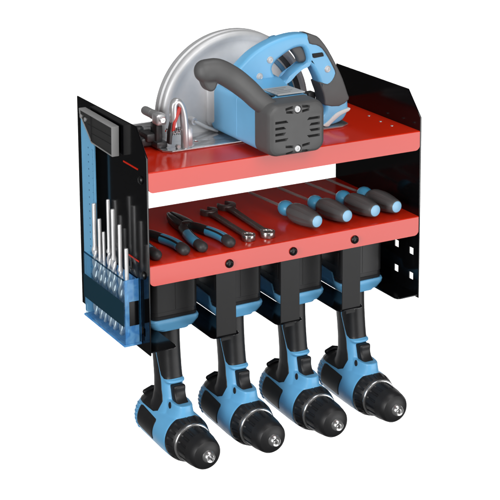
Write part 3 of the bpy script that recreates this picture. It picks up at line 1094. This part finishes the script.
# ------------------------------------------------------------------ spanners
def make_wrench():
    t = thing("wrench", "", "wrench", (0, 0, ZS), "combination wrenches on the lower shelf")
    # local frame: ring end at origin, open end towards +y
    L = 0.128
    bm = new()
    rings = []
    for y, hw, z0, z1 in ((0.008, .0058, .0030, .0092), (0.016, .0046, .0028, .0078), (0.060, .0047, .0024, .0070), (0.105, .0052, .0022, .0070), (0.120, .0070, .0020, .0072)):
        rings.append([Vector((-hw, y, ZS + z0 + .0012)), Vector((-hw * .75, y, ZS + z0)), Vector((hw * .75, y, ZS + z0)), Vector((hw, y, ZS + z0 + .0012)),
                      Vector((hw, y, ZS + z1 - .0012)), Vector((hw * .75, y, ZS + z1)), Vector((hw * .45, y, ZS + z1 - .0007)), Vector((-hw * .45, y, ZS + z1 - .0007)), Vector((-hw * .75, y, ZS + z1)), Vector((-hw, y, ZS + z1 - .0012))])
    ring_loft(bm, rings)
    obj("shaft", bm, M['darksteel'], t)
    # ring end: 12-point star opening
    out = [(0.0094 * math.cos(2 * PI * k / 48), 0.0094 * math.sin(2 * PI * k / 48)) for k in range(48)]
    inn = [((0.0066 if k % 2 == 0 else 0.0056) * math.cos(2 * PI * k / 24), (0.0066 if k % 2 == 0 else 0.0056) * math.sin(2 * PI * k / 24)) for k in range(24)]
    obj("ring_end", prism(out, [inn], 'xy', ZS + 0.0006, ZS + 0.0090, 0.0008, 2), M['ringend'], t)
    # open end, jaw turned 15 degrees
    a0 = math.radians(15)
    pts = []
    for k in range(29):
        a = math.radians(118) + math.radians(304) * k / 28
        pts.append((0.0128 * math.cos(a), 0.0128 * math.sin(a)))
    pts += [(0.0062, 0.0110), (0.0056, 0.000), (0.0030, -0.0042), (-0.0030, -0.0042), (-0.0056, 0.000), (-0.0062, 0.0110)]
    rot = [(x * math.cos(a0) - y * math.sin(a0), L + x * math.sin(a0) + y * math.cos(a0)) for x, y in pts]
    obj("open_end", prism(rot, [], 'xy', ZS + 0.0014, ZS + 0.0082, 0.0009, 2), M['darksteel'], t)
    return t


w0 = make_wrench()
def place_dir(o, ring, openp):
    o.location = (ring[0], ring[1], ZS)
    o.rotation_euler = (0, 0, math.atan2(openp[1] - ring[1], openp[0] - ring[0]) - PI / 2)
place_dir(w0, (0.1605, -0.1985), (0.1655, -0.0715))
w0['label'] = "shorter dark steel wrench lying next to the pliers"
w1 = dup(w0, (0, 0, 0), "longer dark steel wrench lying nearer the screwdrivers")
place_dir(w1, (0.1895, -0.2000), (0.1994, -0.0590))
w1.scale = (1.08, 1.10, 1.0)

# ------------------------------------------------------------------ screwdrivers
def make_driver():
    t = thing("screwdriver", "", "screwdriver", (0, 0, ZS), "grey and blue screwdrivers in a row on the lower shelf")
    z = ZS + 0.0147
    bm = new()
    add_lathe(bm, [(0.0084, 0.0), (0.0092, 0.0008), (0.0104, 0.006), (0.0124, 0.016), (0.0139, 0.027), (0.0146, 0.037), (0.0143, 0.046), (0.0128, 0.054), (0.0102, 0.0605), (0.0078, 0.064), (0.0060, 0.0655)], (0, 0, z), 'y', 96, ribs=(6, 0.0009, 0.012, 0.056, 0.30))
    obj("handle", bm, M['driver'], t, angle=50)
    bm = new()
    add_lathe(bm, [(0.0002, -0.0012), (0.0060, -0.0011), (0.0078, -0.0006), (0.0084, 0.0003), (0.0080, 0.0012)], (0, 0, z), 'y', 40)
    obj("butt_cap", bm, M['buttblue'], t)
    bm = new()
    add_lathe(bm, [(0.0060, 0.064), (0.0085, 0.0665), (0.0104, 0.0700), (0.0112, 0.0745), (0.0107, 0.0790), (0.0090, 0.0828), (0.0062, 0.0855), (0.0034, 0.0868)], (0, 0, z), 'y', 40)
    obj("neck", bm, M['toolblue'], t)
    bm = new()
    add_lathe(bm, [(0.0030, 0.085), (0.0030, 0.0885), (0.0020, 0.0895), (0.0020, 0.160), (0.0016, 0.164), (0.0009, 0.170), (0.0004, 0.171)], (0, 0, z), 'y', 20)
    obj("shaft", bm, M['shaft'], t)
    return t


s0 = make_driver()
S = [((0.2599, -0.2140), (0.2438, -0.0489)), ((0.3086, -0.2140), (0.2928, -0.0542)), ((0.3555, -0.2135), (0.3413, -0.0589)), ((0.3916, -0.2135), (0.3772, -0.0547))]
sl = ["grey and blue screwdriver lying next to the longer wrench", "grey and blue screwdriver, second one along from the wrenches",
      "grey and blue screwdriver, second one in from the right panel", "grey and blue screwdriver lying closest to the right panel"]
for k, (b, tip) in enumerate(S):
    o = s0 if k == 0 else dup(s0, (0, 0, 0), sl[k])
    o['label'] = sl[k]
    place_dir(o, b, tip)

# ------------------------------------------------------------------ try square hung on the left panel
ts = thing("try_square", "try square with blue ruler blade and grey framed head on the left panel", "try square", (-0.0090, -0.05, -0.235))
XO = -T
x0, x1 = XO - 0.0135, XO - 0.0030
fr_o = [(-0.0385, 0.0470), (-0.1505, 0.0454), (-0.1490, 0.0045), (-0.0790, 0.0068), (-0.0385, 0.0400)]
obj("head", prism(fr_o, [[(-0.0410, 0.0448), (-0.1480, 0.0432), (-0.1468, 0.0062), (-0.0800, 0.0084), (-0.0425, 0.0385)]], 'yz', x0, x1, 0.0008, 2), M['headgrey'], ts)
bm = prism([(-0.0405, 0.0452), (-0.1484, 0.0436), (-0.1472, 0.0058), (-0.0796, 0.0080), (-0.0420, 0.0388)], [], 'yz', x0 + 0.0010, x1 - 0.001, 0.0, 1)
inlay = obj("inlay", bm, M['headdark'], ts)
bm = new()
for k in range(2):
    z = 0.0310 - k * 0.0105
    add_box(bm, x0 + 0.0007, x0 + 0.0014, -0.1476, -0.078 + (0.012 if k == 0 else 0), z - .0003, z + .0003)
add_box(bm, x0 + 0.0005, x0 + 0.0014, -0.0790, -0.0775, 0.0090, 0.0440)
obj("inlay_rib", bm, M['slotdark'], inlay)
for y, z in ((-0.0455, 0.0370), (-0.0600, 0.0355)):
    bm = new()
    add_lathe(bm, [(0.0030, x0 + .0020), (0.0030, x0 - 0.0004), (0.0020, x0 - 0.0009), (0.0004, x0 - 0.0009)], (0, y, z), 'x', 20)
    obj("rivet", bm, M['steel'], ts)
bl = obj("ruler_blade", prism([(-0.0400, 0.0400), (-0.0500, 0.0300), (-0.0805, 0.0060), (-0.0825, 0.0040), (-0.0825, -0.2440), (-0.0400, -0.2440)], [], 'yz', XO - 0.0115, XO - 0.0085, 0.0003, 1), M['ruler'], ts)
bm = new()
for k in range(112):
    z = -0.003 - k * 0.002
    ln = 0.0062 if k % 10 == 0 else (0.0045 if k % 5 == 0 else 0.0028)
    add_box(bm, XO - 0.01165, XO - 0.0114, -0.0822, -0.0822 + ln, z - .00022, z + .00022)
    if k % 5 == 0:
        add_box(bm, XO - 0.01165, XO - 0.0114, -0.0655, -0.0630, z - .0009, z + .0009)
g = obj("graduation", bm, M['tick'], bl)

# ------------------------------------------------------------------ acrylic drill-bit holder on the left panel and its bits
hx0, hx1 = -0.0268, XO - 0.0006
hy0, hy1 = -0.2040, -0.0700
hz0, hz1 = -0.2385, -0.1475
bh = thing("bit_holder", "clear blue acrylic drill bit holder with navy band on the left panel", "bit holder", ((hx0 + hx1) / 2, (hy0 + hy1) / 2, hz0))
th = 0.0016
bm = new(); add_box(bm, hx0, hx0 + th, hy0, hy1, hz0 + 0.003, hz1, 0.0003, 1)
obj("outer_wall", bm, M['acrylic'], bh)
bm = new(); add_box(bm, hx0 + th, hx1, hy0, hy0 + th, hz0 + 0.003, hz1, 0.0003, 1)
obj("end_wall", bm, M['acrylicback'], bh)
bm = new(); add_box(bm, hx0 + th, hx1, hy1 - th, hy1, hz0 + 0.003, hz1, 0.0003, 1)
obj("end_wall", bm, M['acrylic'], bh)
bm = new(); add_box(bm, hx1 - th, hx1 - 0.0001, hy0 + th, hy1 - th, hz0 + 0.003, hz1 - 0.004, 0.0003, 1)
obj("back_wall", bm, M['acrylicback'], bh)
bm = new(); add_box(bm, hx0 - 0.0009, hx1, hy0 - 0.0009, hy1 + 0.001, hz0, hz0 + 0.0028, 0.0004, 1)
obj("base", bm, M['acrylicback'], bh)
bm = new()
add_box(bm, hx0 - .0002, hx0 + th + .0002, hy0, hy1, hz1, hz1 + 0.0010)
obj("rim", bm, M['acrylicedge'], bh)
bm = new()
add_box(bm, hx1 - 0.0030, hx1 - 0.0012, hy0 - 0.0006, hy0 - 0.0001, hz0 + 0.004, hz1 + 0.001)
obj("corner_strip", bm, M['acrylicedge'], bh)
bm = new()
add_box(bm, hx0 - 0.0007, hx0 - 0.0001, hy0 - 0.0002, hy1, -0.2105, -0.1775)
bd_ = obj("label_band", bm, M['navy'], bh)
bm = new()
add_box(bm, hx0 + 0.0075, hx1 - 0.0035, hy0 - 0.0007, hy0 - 0.0001, -0.2105, -0.1775)
obj("label_band", bm, M['black'], bh)

bits = [(-0.0866, -0.0754, .0029), (-0.1041, -0.0924, .0025), (-0.1178, -0.1068, .0022), (-0.1352, -0.0571, .0024), (-0.1500, -0.0664, .0027), (-0.1715, -0.0817, .0025), (-0.1915, -0.1086, .0026)]
blab = ["wide silver drill bit at the back of the row, beside the blue ruler", "silver drill bit standing second from the blue ruler", "short silver drill bit just behind the tallest bit",
        "tallest and thinnest silver drill bit in the blue holder", "second tallest silver drill bit, just in front of the tallest", "silver drill bit second from the front of the blue holder",
        "lowest silver drill bit at the front edge of the blue holder"]
for k, (y, zt, r) in enumerate(bits):
    r *= 1.22
    z0 = hz0 + 0.0032
    t = thing("drill_bit", blab[k], "drill bit", (-0.0165, y, z0), "silver drill bits in the blue holder")
    bm = new()
    zs = z0 + (zt - z0) * 0.60
    add_lathe(bm, [(r * 1.25, zs - 0.002), (r * 1.25, zs), (r * 0.86, zs + 0.004), (r * 0.84, zt - 0.001), (r * 0.7, zt)], (-0.0165, y, 0), 'z', 20)
    obj("shank", bm, M['bit'], t)
    bm = new()
    # fluted part, twisted two-lobe section
    rings = []
    N = 90
    for i in range(N + 1):
        z = z0 + (zs - 0.002 - z0) * i / N
        tw = (z - z0) / 0.016 * PI
        rr = r * 1.25 * min(1.0, 0.25 + i * 0.25)
        ring = []
        for q in range(28):
            a = 2 * PI * q / 28
            m_ = abs(math.cos(a))
            rad_ = rr * (0.42 + 0.58 * m_ ** 0.8)
            ring.append(Vector((-0.0165 + rad_ * math.cos(a + tw), y + rad_ * math.sin(a + tw), z)))
        rings.append(ring)
    ring_loft(bm, rings)
    obj("flute", bm, M['bit'], t)

bpy.context.view_layer.update()
